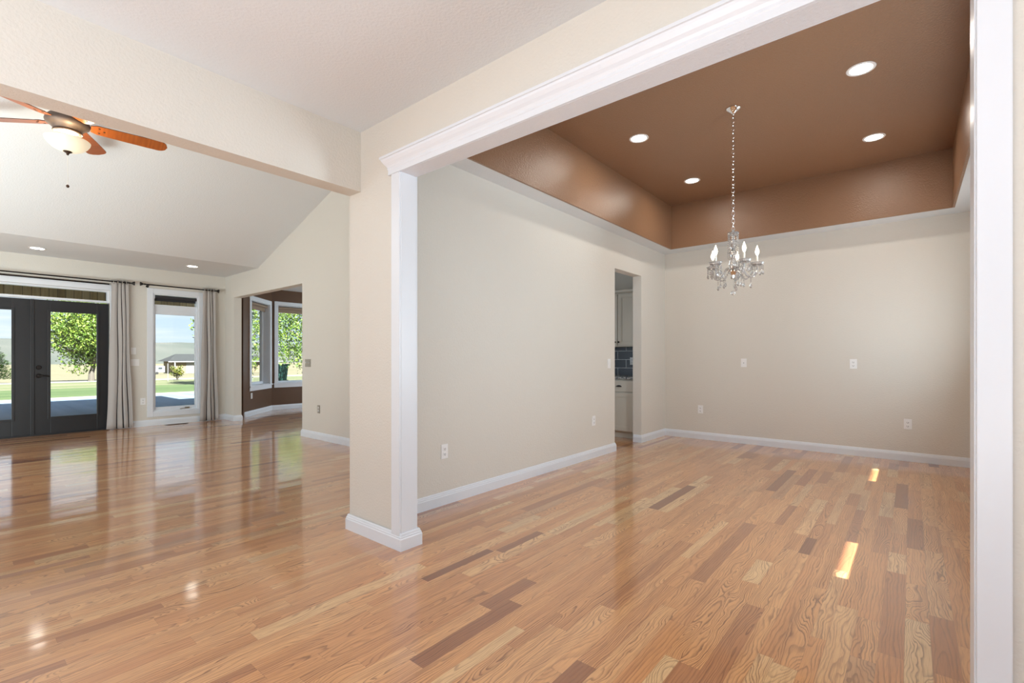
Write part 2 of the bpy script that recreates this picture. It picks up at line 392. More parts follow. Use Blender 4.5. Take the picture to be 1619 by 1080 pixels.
# wall with the cased opening: post, header, right part
wallbox('wall_opening', M['wall'],
        (XC, JL - .012, YW, YB, 0, OH + .012), (XC, 3.15, YW, YB, OH + .012, 3.75), (JR + .012, 3.15, YW, YB, 0, OH + .012))
# wall between hall and dining room (with the doorway to the pantry)
bm = nb()
holes(bm, lambda a, b_, c, d: box(bm, -3.0 if a > YN else XC, XD, a, b_, c, d), YB, 9.0, 0, 3.75, [(5.455, 6.225, 0, 2.312)])
obj('wall_dining_left', bm, M['wall'], kind='structure')
wallbox('wall_dining_back', M['wall'], (-3.2, XR + .15, YE, YE + .15, 0, 3.75))
bm = nb()
holes(bm, lambda a, b_, c, d: box(bm, XR, XR + .15, a, b_, c, d), YB, YE, 0, 3.75, [(3.085, 3.72, .76, 2.1), (5.69, 6.35, .76, 2.1)])
obj('wall_dining_right', bm, M['wall'], kind='structure')
# dining ceiling ring, tray
TX0, TX1, TY0, TY1, TZ = -2.657, .327, 2.25, 6.75, 3.36
wallbox('ceiling_dining', M['ceil'], (XD, TX0 - .02, YB, YE, ZD, ZD + .02), (TX1 + .02, XR, YB, YE, ZD, ZD + .02),
        (TX0 - .02, TX1 + .02, YB, TY0 - .02, ZD, ZD + .02), (TX0 - .02, TX1 + .02, TY1 + .02, YE, ZD, ZD + .02))
wallbox('wall_tray', M['brown'], (TX0 - .02, TX0, TY0 - .02, TY1 + .02, ZD - .002, TZ + .02), (TX1, TX1 + .02, TY0 - .02, TY1 + .02, ZD - .002, TZ + .02),
        (TX0, TX1, TY0 - .02, TY0, ZD - .002, TZ + .02), (TX0, TX1, TY1, TY1 + .02, ZD - .002, TZ + .02))
wallbox('ceiling_tray', M['brown'], (TX0, TX1, TY0, TY1, TZ, TZ + .03))
# foyer: ceiling, beam over the living opening
wallbox('ceiling_foyer', M['ceil'], (-2.83, 3.15, -4.1, YW, ZF, ZF + .05))
wallbox('wall_beam', M['wall'], (XC, -2.83, -5.0, YW, 2.288, 4.6))
# living room
bm = nb()
holes(bm, lambda a, b_, c, d: box(bm, XF - .2, XF, a, b_, c, d), -5.1, 3.62, 0, 3.2, [(-.06, 1.765, 0, 2.285), (2.345, 3.04, .235, 2.30)])
obj('wall_living_windows', bm, M['wall'], kind='structure')
wallbox('wall_nook_return', M['nook'], (XF - .2, XF, 3.62, 3.83, 0, 3.2))
bm = nb()
holes(bm, lambda a, b_, c, d: box(bm, a, b_, YN, YN + .13, c, d), XF, XC, 0, 4.7, [(-9.66, -7.04, 0, 2.30)])
obj('wall_living_end', bm, M['wall'], kind='structure')
RX, SL = -5.75, .325
bm = nb()
zr = ZL + SL * (RX + 8.6)
sl2 = (zr - 2.9) / (RX - XC)
def ceil_strip(bm, x0, z0, x1, z1, y0, y1, t=.05):
    v = [bm.verts.new(p) for p in ((x0, y0, z0), (x1, y0, z1), (x1, y1, z1), (x0, y1, z0), (x0, y0, z0 + t), (x1, y0, z1 + t), (x1, y1, z1 + t), (x0, y1, z0 + t))]
    for f in ((0, 1, 2, 3), (7, 6, 5, 4), (0, 4, 5, 1), (1, 5, 6, 2), (2, 6, 7, 3), (3, 7, 4, 0)): bm.faces.new([v[i] for i in f])
ceil_strip(bm, XF, ZL, -8.6, ZL, -5.0, YN); ceil_strip(bm, -8.6, ZL, RX, zr, -5.0, YN); ceil_strip(bm, RX, zr, XC, zr - .75, -5.0, YN)
obj('ceiling_living', bm, M['ceil'], kind='structure')
# nook and kitchen beyond
bm = nb()
L1 = math.hypot(B1[0] - A1[0], B1[1] - A1[1]); AN1 = math.atan2(B1[1] - A1[1], B1[0] - A1[0])
W1 = (.29, 1.23, .60, 2.36)
holes(bm, lambda a, b_, c, d: box(bm, a, b_, 0, .2, c, d), -.06, L1 + .09, 0, 3.0, [W1])
o = obj('wall_nook_angled', bm, M['nook'], kind='structure'); o.location = (*A1, 0); o.rotation_euler = (0, 0, AN1)
bm = nb(); W2 = (4.905, 6.20, .60, 2.375)
holes(bm, lambda a, b_, c, d: box(bm, XN - .2, XN, a, b_, c, d), 4.77, 9.1, 0, 3.0, [W2])
obj('wall_nook_windows', bm, M['nook'], kind='structure')
wallbox('wall_nook_front', M['nook'], (XF, -9.66, YN + .13, YN + .135, 0, ZL), (-7.04, -3.0, YN + .13, YN + .135, 0, ZL))
wallbox('ceiling_nook', M['ceil'], (XN - .2, -2.99, YN + .13, 9.1, ZL + .01, ZL + .06))
wallbox('wall_kitchen', M['wall'], (XN, -9.6, 8.98, 9.1, 0, 3.0), (-6.8, -3.0, 8.98, 9.1, 0, 3.0), (-9.6, -6.8, 8.98, 9.1, 0, .7), (-9.6, -6.8, 8.98, 9.1, 2.1, 3.0))
wallbox('wall_pantry', M['wall'], (-4.6, -3.0, 6.99, 7.055, 0, ZL))
# rooms behind the camera, with their window openings
bm = nb(); holes(bm, lambda a, b_, c, d: box(bm, a, b_, -4.1, -4.0, c, d), XC, 3.15, 0, 2.8, [(-2.4, 3.0, .1, 2.4)]); obj('wall_entry', bm, M['wall'], kind='structure')
bm = nb(); holes(bm, lambda a, b_, c, d: box(bm, a, b_, -5.1, -5.0, c, d), XF, XC, 0, 4.7, [(-9.4, -3.8, .15, 2.45)]); obj('wall_living_far', bm, M['wall'], kind='structure')
bm = nb(); holes(bm, lambda a, b_, c, d: box(bm, 3.05, 3.15, a, b_, c, d), -4.0, YW, 0, 2.8, [(-2.95, .55, .2, 2.4)]); obj('wall_foyer_side', bm, M['wall'], kind='structure')
# roofs (the unseen ones keep the sun out)
wallbox('roof_house', M['roofing'], (XN - .6, 4.6, -6.3, 9.6, 4.75, 4.9), (XN - .6, XF, -6.3, 9.6, 3.2, 3.3))
wallbox('roof_eave_sunblock', M['roofing'], (3.15, 5.8, -5.2, YW + .1, 2.55, 2.67), (XR + .15, 2.47, YW + .1, 8.5, 2.5, 2.62))  # unseen; foyer overhang added to block sun, dining eave sized for the slivers
wallbox('roof_patio', M['boards'], (-16.5, XF - .2, -7, 4.9, 2.98, 3.1))
bm = nb(); box(bm, -16.5, -16.42, -7, 4.9, 2.66, 2.98); obj('trim_patio_beam', bm, M['boards'], kind='structure')
wallbox('roof_nook_eave', M['eave'], (-14.6, XN - .2, 4.9, 9.6, 2.9, 3.0), (-14.6, -14.5, 4.9, 9.6, 2.62, 2.9))

# ------------------------------------------------------------------ trim
BP = [(0, 0), (.016, 0), (.016, .070), (.013, .076), (.013, .083), (.009, .088), (.007, .098), (.003, .104), (0, .104)]
def base(name, path, side, m=None):
    bm = nb(); sweep(bm, BP, path, side); return obj(name, bm, m or M['white'], kind='structure')
base('baseboard_post', [(XC - .003, 3.47), (XC - .003, YW - .006), (JL + .001, YW - .006), (JL + .001, YB + .024), (JL - .09, YB + .024)], -1)
base('baseboard_dining_left', [(XD, YB + .02), (XD, 5.455), (-2.99, 5.455)], -1)
base('baseboard_dining', [(-2.99, 6.225), (XD, 6.225), (XD, YE), (XR, YE), (XR, YB)], -1)
base('baseboard_foyer', [(JR + .085, YW), (3.05, YW)], -1)
base('baseboard_living', [(XF, 3.47), (XF, 1.87)], 1)
base('baseboard_living_end', [(-7.04, YN + .12), (-7.04, YN), (XC, YN)], -1)
P45 = lambda a, off=0: (A1[0] + math.cos(AN1) * a, A1[1] + math.sin(AN1) * a)
base('baseboard_nook', [(XF, YN), (-9.66, YN), (-9.66, YN + .13), (XF, YN + .135)], -1)
base('baseboard_bay', [(XF, YN + .14), A1, B1, (XN, 8.9)], -1)
# jamb liners, casing and crown of the wide opening
bm = nb(); box(bm, JL - .012, JL, YW - .004, YB + .004, 0, OH); obj('trim_jamb_post', bm, M['white'], kind='structure', bevel=.0015)
bm = nb(); box(bm, JR, JR + .012, YW - .004, YB + .004, 0, OH); obj('trim_jamb_wall', bm, M['white'], kind='structure', bevel=.0015)
bm = nb(); box(bm, JL - .012, JR + .012, YW - .004, YB + .004, OH, OH + .012); obj('trim_header_liner', bm, M['whitetex'], kind='structure')
def casing(name, x0, x1, y0, y1, z0, z1):
    bm = nb(); box(bm, x0, x1, y0, y1, z0, z1); obj(name, bm, M['white'], kind='structure', bevel=.003)
casing('trim_casing_post', JL - .085, JL - .004, YW - .017, YW, .086, OH)
casing('trim_casing_wall', JR + .004, JR + .072, YW - .018, YW, 0, OH)
casing('trim_casing_dining_post', JL - .085, JL - .004, YB, YB + .018, 0, OH + .07)
casing('trim_casing_dining_wall', JR + .004, JR + .072, YB, YB + .018, 0, OH + .07)
casing('trim_casing_dining_head', JL - .004, JR + .004, YB, YB + .018, OH + .004, OH + .074)
bm = nb(); sweep(bm, [(0, .001), (.017, .001), (.017, 0.03), (.020, .034), (.020, .046), (.026, .056), (.036, .068), (.046, .084), (.050, .094), (.056, .096), (.056, .110), (0, .110)], [(JL - .10, YB - .02), (JL - .10, YW), (JR + .10, YW)], -1)
o = obj('trim_crown_header', bm, M['white'], kind='structure'); o.location.z = OH
# plinth wrap of the post: base carried round the jamb

# ------------------------------------------------------------------ windows and doors (local frame: x along the wall, y outwards, z up)
def fr(bm, x0, x1, z0, z1, w, y0, y1, wb=None, wt=None):
    wb = w if wb is None else wb; wt = w if wt is None else wt
    box(bm, x0, x0 + w, y0, y1, z0, z1); box(bm, x1 - w, x1, y0, y1, z0, z1)
    box(bm, x0 + w, x1 - w, y0, y1, z0, z0 + wb); box(bm, x0 + w, x1 - w, y0, y1, z1 - wt, z1)
def pane(bm, x0, x1, z0, z1, y):
    box(bm, x0, x1, y, y + .006, z0, z1)
RZ = R(90)
# window_1: transom over the french doors
w = empty('window_1', (XF, 0, 0), RZ, 'structure')
bm = nb(); fr(bm, -.06, 1.765, 2.075, 2.285, .03, .03, .12, .035, .03); obj('window_frame', bm, M['white'], w, bevel=.003)
bm = nb(); pane(bm, -.03, 1.735, 2.11, 2.255, .08); obj('glass_pane', bm, M['glass'], w)
bm = nb(); box(bm, 1.765, 1.84, -.018, 0, 0, 2.285); box(bm, -.135, -.06, -.018, 0, 0, 2.285); box(bm, -.135, 1.84, -.018, 0, 2.285, 2.375); obj('window_casing', bm, M['white'], w, bevel=.003)
# doors
def leaf(name, x0, x1, g0, g1, knob):
    d = empty(name, (XF, 0, 0), RZ, 'structure')
    bm = nb(); z0, z1 = .012, 2.062
    box(bm, x0, g0, .03, .075, z0, z1); box(bm, g1, x1, .03, .075, z0, z1); box(bm, g0, g1, .03, .075, z0, .27); box(bm, g0, g1, .03, .075, 1.885, z1)
    obj('door_leaf', bm, M['black'], d, bevel=.003)
    bm = nb(); fr(bm, g0 - .03, g1 + .03, .24, 1.915, .032, .018, .032); obj('glazing_bead', bm, M['black'], d, bevel=.003)
    bm = nb(); pane(bm, g0, g1, .27, 1.885, .05); obj('glass_pane', bm, M['glass'], d)
    if knob is not None:
        def rosette(z, r, dd):
            bm = nb(); lathe(bm, [(0, 0), (r, 0), (r, dd * .6), (r * .8, dd), (0, dd)], 24)
            bmesh.ops.transform(bm, matrix=Matrix.Translation((knob, .03, z)) @ Matrix.Rotation(R(90), 4, 'X'), verts=bm.verts); return bm
        obj('deadbolt', rosette(1.03, .032, .02), M['iron'], d, smooth=True)
        h = obj('handle_rosette', rosette(.905, .034, .014), M['iron'], d, smooth=True)
        bm = nb(); tube(bm, [(knob, .02, .905), (knob, -.03, .905), (knob + .02, -.04, .905), (knob + .07, -.04, .9), (knob + .115, -.034, .893)], [.011, .011, .011, .009, .007], 10); obj('lever_handle', bm, M['iron'], h, smooth=True)
    return d
leaf('door_1', .866, 1.755, 1.062, 1.608, .933)
leaf('door_2', -.052, .862, .105, .650, None)
bm = nb(); box(bm, .845, .885, .012, .03, .012, 2.062); o = obj('trim_astragal', bm, M['black'], kind='structure', bevel=.002); o.location = (XF, 0, 0); o.rotation_euler = (0, 0, RZ)
bm = nb(); box(bm, -.06, 1.765, 0, .13, -.002, .014); o = obj('trim_threshold', bm, M['black'], kind='structure'); o.location = (XF, 0, 0); o.rotation_euler = (0, 0, RZ)
# window_2: tall casement with a fixed light over it
w = empty('window_2', (XF, 0, 0), RZ, 'structure')
bm = nb(); fr(bm, 2.262, 3.122, .15, 2.385, .085, -.018, 0); obj('window_casing', bm, M['white'], w, bevel=.004)
bm = nb(); fr(bm, 2.345, 3.04, .235, 2.30, .022, .0, .16); box(bm, 2.367, 3.018, .05, .13, 1.985, 2.115); obj('window_frame', bm, M['white'], w, bevel=.003)
bm = nb(); fr(bm, 2.362, 3.022, .25, 1.99, .03, .035, .09, .06, .045); s_ = obj('sash', bm, M['white'], w, bevel=.003)
bm = nb(); pane(bm, 2.39, 2.995, .30, 1.95, .06); obj('glass_pane', bm, M['glass'], s_)
bm = nb(); pane(bm, 2.367, 3.018, 2.11, 2.28, .08); obj('glass_pane', bm, M['glass'], w)
bm = nb(); tube(bm, [(2.86, .03, .268), (2.86, .005, .275), (2.83, -.002, .272), (2.76, -.004, .262), (2.745, -.004, .262)], .006, 8); box(bm, 2.83, 2.90, .02, .036, .255, .285); obj('crank_handle', bm, M['pewter'], w, smooth=True)
# window_3: on the angled bay wall
w = empty('window_3', (*A1, 0), AN1, 'structure')
a0, a1, z0, z1 = W1
bm = nb(); fr(bm, a0 - .085, a1 + .085, z0 - .02, z1 + .085, .085, -.018, 0, .02); box(bm, a0 - .1, a1 + .1, -.035, 0, z0 - .025, z0); box(bm, a0 - .085, a1 + .085, -.018, 0, z0 - .1, z0 - .025); obj('window_casing', bm, M['white'], w, bevel=.003)
bm = nb(); fr(bm, a0, a1, z0, z1, .012, 0, .2); fr(bm, a0 + .012, a1 - .012, z0 + .012, z1 - .012, .05, .13, .19); obj('window_frame', bm, M['white'], w, bevel=.002)
bm = nb(); pane(bm, a0 + .05, a1 - .05, z0 + .05, z1 - .05, .16); obj('glass_pane', bm, M['glass'], w)
# window_4: picture window of the bay
w = empty('window_4', (XN, 0, 0), RZ, 'structure')
a0, a1, z0, z1 = W2
bm = nb(); fr(bm, a0 - .08, a1 + .08, z0 - .02, z1 + .085, .08, -.018, 0, .02); box(bm, a0 - .1, a1 + .1, -.035, 0, z0 - .025, z0); box(bm, a0 - .085, a1 + .085, -.018, 0, z0 - .1, z0 - .025); obj('window_casing', bm, M['white'], w, bevel=.003)
bm = nb(); fr(bm, a0, a1, z0, z1, .012, 0, .2); fr(bm, a0 + .012, a1 - .012, z0 + .012, z1 - .012, .035, .13, .19); obj('window_frame', bm, M['white'], w, bevel=.002)
bm = nb(); pane(bm, a0 + .04, a1 - .04, z0 + .04, z1 - .04, .16); obj('glass_pane', bm, M['glass'], w)
# the dining room's own side windows (out of view, they admit the two slivers of sun)
for k, (ya, yb_) in enumerate(((3.085, 3.72), (5.69, 6.35))):
    w = empty('window_%d' % (5 + k), (XR, 0, 0), R(-90), 'structure')
    bm = nb(); fr(bm, -yb_ - .08, -ya + .08, .68, 2.18, .08, -.018, 0); obj('window_casing', bm, M['white'], w, bevel=.003)
    bm = nb(); pane(bm, -yb_, -ya, .76, 2.1, .1); obj('glass_pane', bm, M['glass'], w)

# ------------------------------------------------------------------ roller blinds
def blind(name, loc, rz, x0, x1, z, y, r, label, fabric, drop, bar):
    b_ = empty(name, loc, rz); tag(b_, label, 'blind')
    bm = nb(); tube(bm, [(x0, y, z), (x1, y, z)], r, 16); obj('rolled_fabric', bm, fabric, b_, smooth=True)
    bm = nb(); box(bm, x0 + .01, x1 - .01, y + r - .003, y + r, z - r - drop, z); obj('hanging_edge', bm, fabric, b_)
    bm = nb(); box(bm, x0 + .01, x1 - .01, y + r - .008, y + r + .006, z - r - drop - .02, z - r - drop); obj('bottom_bar', bm, bar, b_, bevel=.002)
    for xb in (x0 - .006, x1):
        bm = nb(); box(bm, xb, xb + .006, y - .03, y + .03, z - .035, z + .035); obj('bracket', bm, M['white'], b_)
blind('roller_blind', (XF, 0, 0), RZ, 2.375, 3.01, 2.245, .03, .028, 'charcoal roller blind rolled up at the head of the narrow casement window', M['shadedark'], .02, M['shadedark'])
blind('roller_blind', (*A1, 0), AN1, W1[0] + .02, W1[1] - .02, W1[3] - .05, .06, .03, 'beige roller blind rolled up in the narrow angled bay window', M['shade'], .06, M['shade'])
blind('roller_blind', (XN, 0, 0), RZ, W2[0] + .02, W2[1] - .02, W2[3] - .05, .06, .03, 'beige roller blind rolled up in the wide bay window with the tree outside', M['shade'], .06, M['shade'])

# ------------------------------------------------------------------ curtains and rods
def curtain(a0, a1, b0, b1, ztop, label, seed):
    NU, NV = 90, 30; root = empty('curtain', (XF, 0, 0), RZ); tag(root, label, 'curtain', None)
    bm = nb(); uvl = bm.loops.layers.uv.new('UVMap'); V = []
    pts = []
    for i in range(NU + 1):
        u = i / NU
        # flat facing fold first, then narrow deep pleats at the dark stripes
        dpt = .010 * math.cos(2 * PI * 2.2 * u + seed)
        for c in (.40, .62, .82): dpt += .016 * math.exp(-((u - c) / .03) ** 2)
        pts.append((u, dpt))
    for j in range(NV + 1):
        v = j / NV; f = v ** 1.6
        l = a0 + (b0 - a0) * f; r_ = a1 + (b1 - a1) * f
        V.append([bm.verts.new((l + (r_ - l) * u + .006 * math.sin(9 * v + 7 * u), -.10 + d * (.75 + .45 * v) + .008 * math.sin(5 * v + 3 * u), ztop - (ztop - .012) * v)) for u, d in pts])
    for j in range(NV):
        for i in range(NU):
            f = bm.faces.new((V[j][i], V[j][i + 1], V[j + 1][i + 1], V[j + 1][i]))
            for l_, (a, b_) in zip(f.loops, ((i, j), (i + 1, j), (i + 1, j + 1), (i, j + 1))): l_[uvl].uv = (a / NU, b_ / NV)
    o = obj('cloth', bm, M['curtain'], root, smooth=True)
    s = o.modifiers.new('thickness', 'SOLIDIFY'); s.thickness = .003
    for k in range(4):
        bm = nb(); x = a0 + (a1 - a0) * (.12 + .25 * k)
        pr = [(x + .0, -.10 + .026 * math.cos(t), ztop - .035 + .026 * math.sin(t)) for t in [2 * PI * q / 16 for q in range(16)]]
        tube(bm, pr, .004, 6, closed=True); obj('grommet', bm, M['pewter'], root, smooth=True)
curtain(1.765, 1.985, 1.70, 2.055, 2.455, 'grey striped curtain panel hanging beside the black french doors', 0)
curtain(3.075, 3.275, 3.02, 3.335, 2.465, 'grey striped curtain panel hanging beside the narrow casement window', 1)
def rod(x0, x1, z, label, double):
    r_ = empty('curtain_rod', (XF, 0, 0), RZ); tag(r_, label, 'curtain rod')
    bm = nb(); tube(bm, [(x0, -.10, z), (x1, -.10, z)], .011, 12); obj('rod', bm, M['iron'], r_, smooth=True)
    if double:
        bm = nb(); tube(bm, [(x0 + .02, -.045, z - .045), (x1 - .25, -.045, z - .045)], .012, 12); obj('rear_rod', bm, M['iron'], r_, smooth=True)
    for x, sg in ((x0, -1), (x1, 1)):
        bm = nb(); lathe(bm, [(0, 0), (.014, 0), (.014, .012), (.009, .018), (.012, .028), (.032, .062), (.034, .07), (0, .074)], 20)
        bmesh.ops.transform(bm, matrix=Matrix.Translation((x, -.10, z)) @ Matrix.Rotation(R(90) * sg, 4, 'Y'), verts=bm.verts); obj('finial', bm, M['iron'], r_, smooth=True)
    for x in (x0 + .05, x1 - .05):
        bm = nb(); tube(bm, [(x, 0, z - .02), (x, -.05, z - .02), (x, -.10, z - .012)], .007, 8); tube(bm, [(x, 0, z - .02), (x, -.006, z - .02)], .022, 14); obj('wall_bracket', bm, M['iron'], r_, smooth=True)
rod(-.25, 2.0, 2.425, 'black double curtain rod with cone finial above the french doors', True)
rod(2.215, 3.27, 2.43, 'short black curtain rod with cone finials above the narrow casement window', False)

# ------------------------------------------------------------------ outlets and switches
def plate(name, loc, rz, kind, label, cat, gangs=1, m=None, zz=None):
    m = m or M['plastic']; root = empty(name, loc, rz); tag(root, label, cat)
    wdt = .072 + .046 * (gangs - 1)
    bm = nb(); box(bm, -wdt / 2, wdt / 2, -.006, 0, -.058, .058); obj('cover_plate', bm, m, root, bevel=.0025)
    for g in range(gangs):
        x = (g - (gangs - 1) / 2) * .046
        if kind == 'outlet':
            for dz in (-.021, .021):
                bm = nb(); box(bm, x - .017, x + .017, -.009, -.006, dz - .0145, dz + .0145); s_ = obj('socket', bm, M['plastic'], root, bevel=.002)
                bm = nb(); box(bm, x - .009, x - .006, -.0095, -.009, dz - .005, dz + .006); box(bm, x + .005, x + .008, -.0095, -.009, dz - .005, dz + .006); box(bm, x - .003, x + .003, -.0095, -.009, dz - .012, dz - .007); obj('slot', bm, M['slot'], s_)
        elif kind == 'rocker':
            bm = nb(); box(bm, x - .0165, x + .0165, -.0095, -.006, -.033, .033); obj('rocker', bm, M['plastic'], root, bevel=.002)
        elif kind == 'jack':
            bm = nb(); box(bm, x - .010, x + .010, -.009, -.006, -.012, .008); s_ = obj('socket', bm, M['plastic'], root, bevel=.002)
            bm = nb(); box(bm, x - .005, x + .005, -.0095, -.009, -.006, .002); obj('slot', bm, M['slot'], s_)
        elif kind == 'toggle':
            bm = nb(); box(bm, x - .006, x + .006, -.018, -.006, -.004, .012); obj('toggle', bm, M['plastic'], root, bevel=.002)
plate('electrical_outlet', (XD, 2.585, .425), RZ, 'outlet', 'white duplex outlet low on the dining wall next to the white cased post', 'outlet')
plate('electrical_outlet', (XD, 4.93, .435), RZ, 'outlet', 'white outlet low on the dining wall beneath the switch by the pantry doorway', 'outlet')
plate('light_switch', (XD, 5.30, 1.105), RZ, 'rocker', 'white rocker switch on the dining wall just before the pantry doorway', 'light switch')
plate('electrical_outlet', (-2.344, YE, .43), 0, 'outlet', 'white outlet low on the dining back wall close to the room corner', 'outlet')
plate('electrical_outlet', (-.032, YE, .42), 0, 'outlet', 'white duplex outlet low on the dining back wall near the bright sun sliver', 'outlet')
plate('wall_jack', (-1.762, YE, 1.108), 0, 'jack', 'white jack plate at chest height on the back wall beneath the chandelier', 'jack plate')
plate('electrical_outlet', (-.537, YE, 1.103), 0, 'outlet', 'white outlet at chest height on the back wall, clear of the chandelier', 'outlet')
plate('light_switch', (XF, 2.075, 1.293), RZ, 'rocker', 'single white switch above the double one between curtain and casement window', 'light switch')
plate('light_switch', (XF, 2.095, 1.098), RZ, 'rocker', 'double white rocker switch below the single one beside the grey curtain', 'light switch', 2)
plate('electrical_outlet', (XF, 2.205, .43), RZ, 'outlet', 'white outlet low on the living room wall beside the casement window', 'outlet')
plate('light_switch', (-6.86, YN, 1.10), 0, 'toggle', 'pewter triple toggle switch plate beside the opening to the bay nook', 'light switch', 3, M['pewter'])
plate('electrical_outlet', (-6.545, YN, .436), 0, 'outlet', 'pewter outlet plate low on the living room wall beneath the triple switch', 'outlet', 1, M['pewter'])
p_ = P45(.31); plate('electrical_outlet', (p_[0], p_[1], .40), AN1, 'outlet', 'white outlet on the brown wall under the narrow angled bay window', 'outlet')
plate('electrical_outlet', (-3.375, 6.982, 1.125), 0, 'outlet', 'white outlet on the navy tiled splashback in the pantry', 'outlet')
# floor register
g_ = empty('floor_register', (XF + .13, 2.66, 0), RZ); tag(g_, 'dark slotted floor register in front of the narrow casement window', 'floor vent')
bm = nb(); fr(bm, -.16, .16, 0, .11, .012, 0, .1); bm.clear()
box(bm, -.165, .165, -.055, -.043, 0, .004); box(bm, -.165, .165, .043, .055, 0, .004); box(bm, -.165, -.15, -.043, .043, 0, .004); box(bm, .15, .165, -.043, .043, 0, .004); obj('frame', bm, M['bronze'], g_)
bm = nb()
for k in range(16): box(bm, -.148 + k * .019, -.141 + k * .019, -.043, .043, 0, .003)
obj('grille', bm, M['bronze'], g_)

# ------------------------------------------------------------------ recessed lights
def downlight_proto():
    root = empty('recessed_light'); 
    bm = nb(); lathe(bm, [(.072, 0), (.092, 0), (.094, -.003), (.090, -.007), (.074, -.006), (.070, .0), (.072, 0)], 40); obj('trim_ring', bm, M['plastic'], root, smooth=True)
    bm = nb(); lathe(bm, [(0, -.006), (.05, -.0055), (.070, -.002), (.072, 0)], 40); obj('lens', bm, M['led'], root, smooth=True)
    return root
def can_light(parent, e):
    l = bpy.data.lights.new('downlight_lamp', 'AREA'); l.shape = 'DISK'; l.size = .13; l.energy = e; l.color = (1, .93, .84)
    o = bpy.data.objects.new('downlight_lamp', l); COL.objects.link(o); o.parent = parent; o.location = (0, 0, -.012)
dl = downlight_proto()
spots = [(-.292, 4.452, TZ, ''),
         (-2.077, 4.444, TZ, 'round lit downlight in the brown tray ceiling between chandelier canopy and white post'),
         (-.285, 5.918, TZ, 'round lit downlight in the brown tray ceiling in the corner away from the pantry doorway'),
         (-2.072, 5.926, TZ, 'round lit downlight in the brown tray ceiling in the corner above the pantry doorway'),
         (-9.435, .857, ZL, 'round lit downlight in the flat ceiling strip above the black french doors'),
         (-9.287, 2.702, ZL, 'round lit downlight in the flat ceiling strip above the narrow casement window')]
spots[0] = (*spots[0][:3], 'round lit downlight in the brown tray ceiling, highest and largest in view of the four')
dls = [dl] + [copy_tree(dl) for _ in spots[1:]]
for i, (x, y, z, lb) in enumerate(spots):
    o = dls[i]; o.location = (x, y, z); can_light(o, 6) if z == TZ else None; tag(o, lb, 'recessed light', 'recessed lights in the tray ceiling' if z == TZ else 'recessed lights in the living room ceiling')

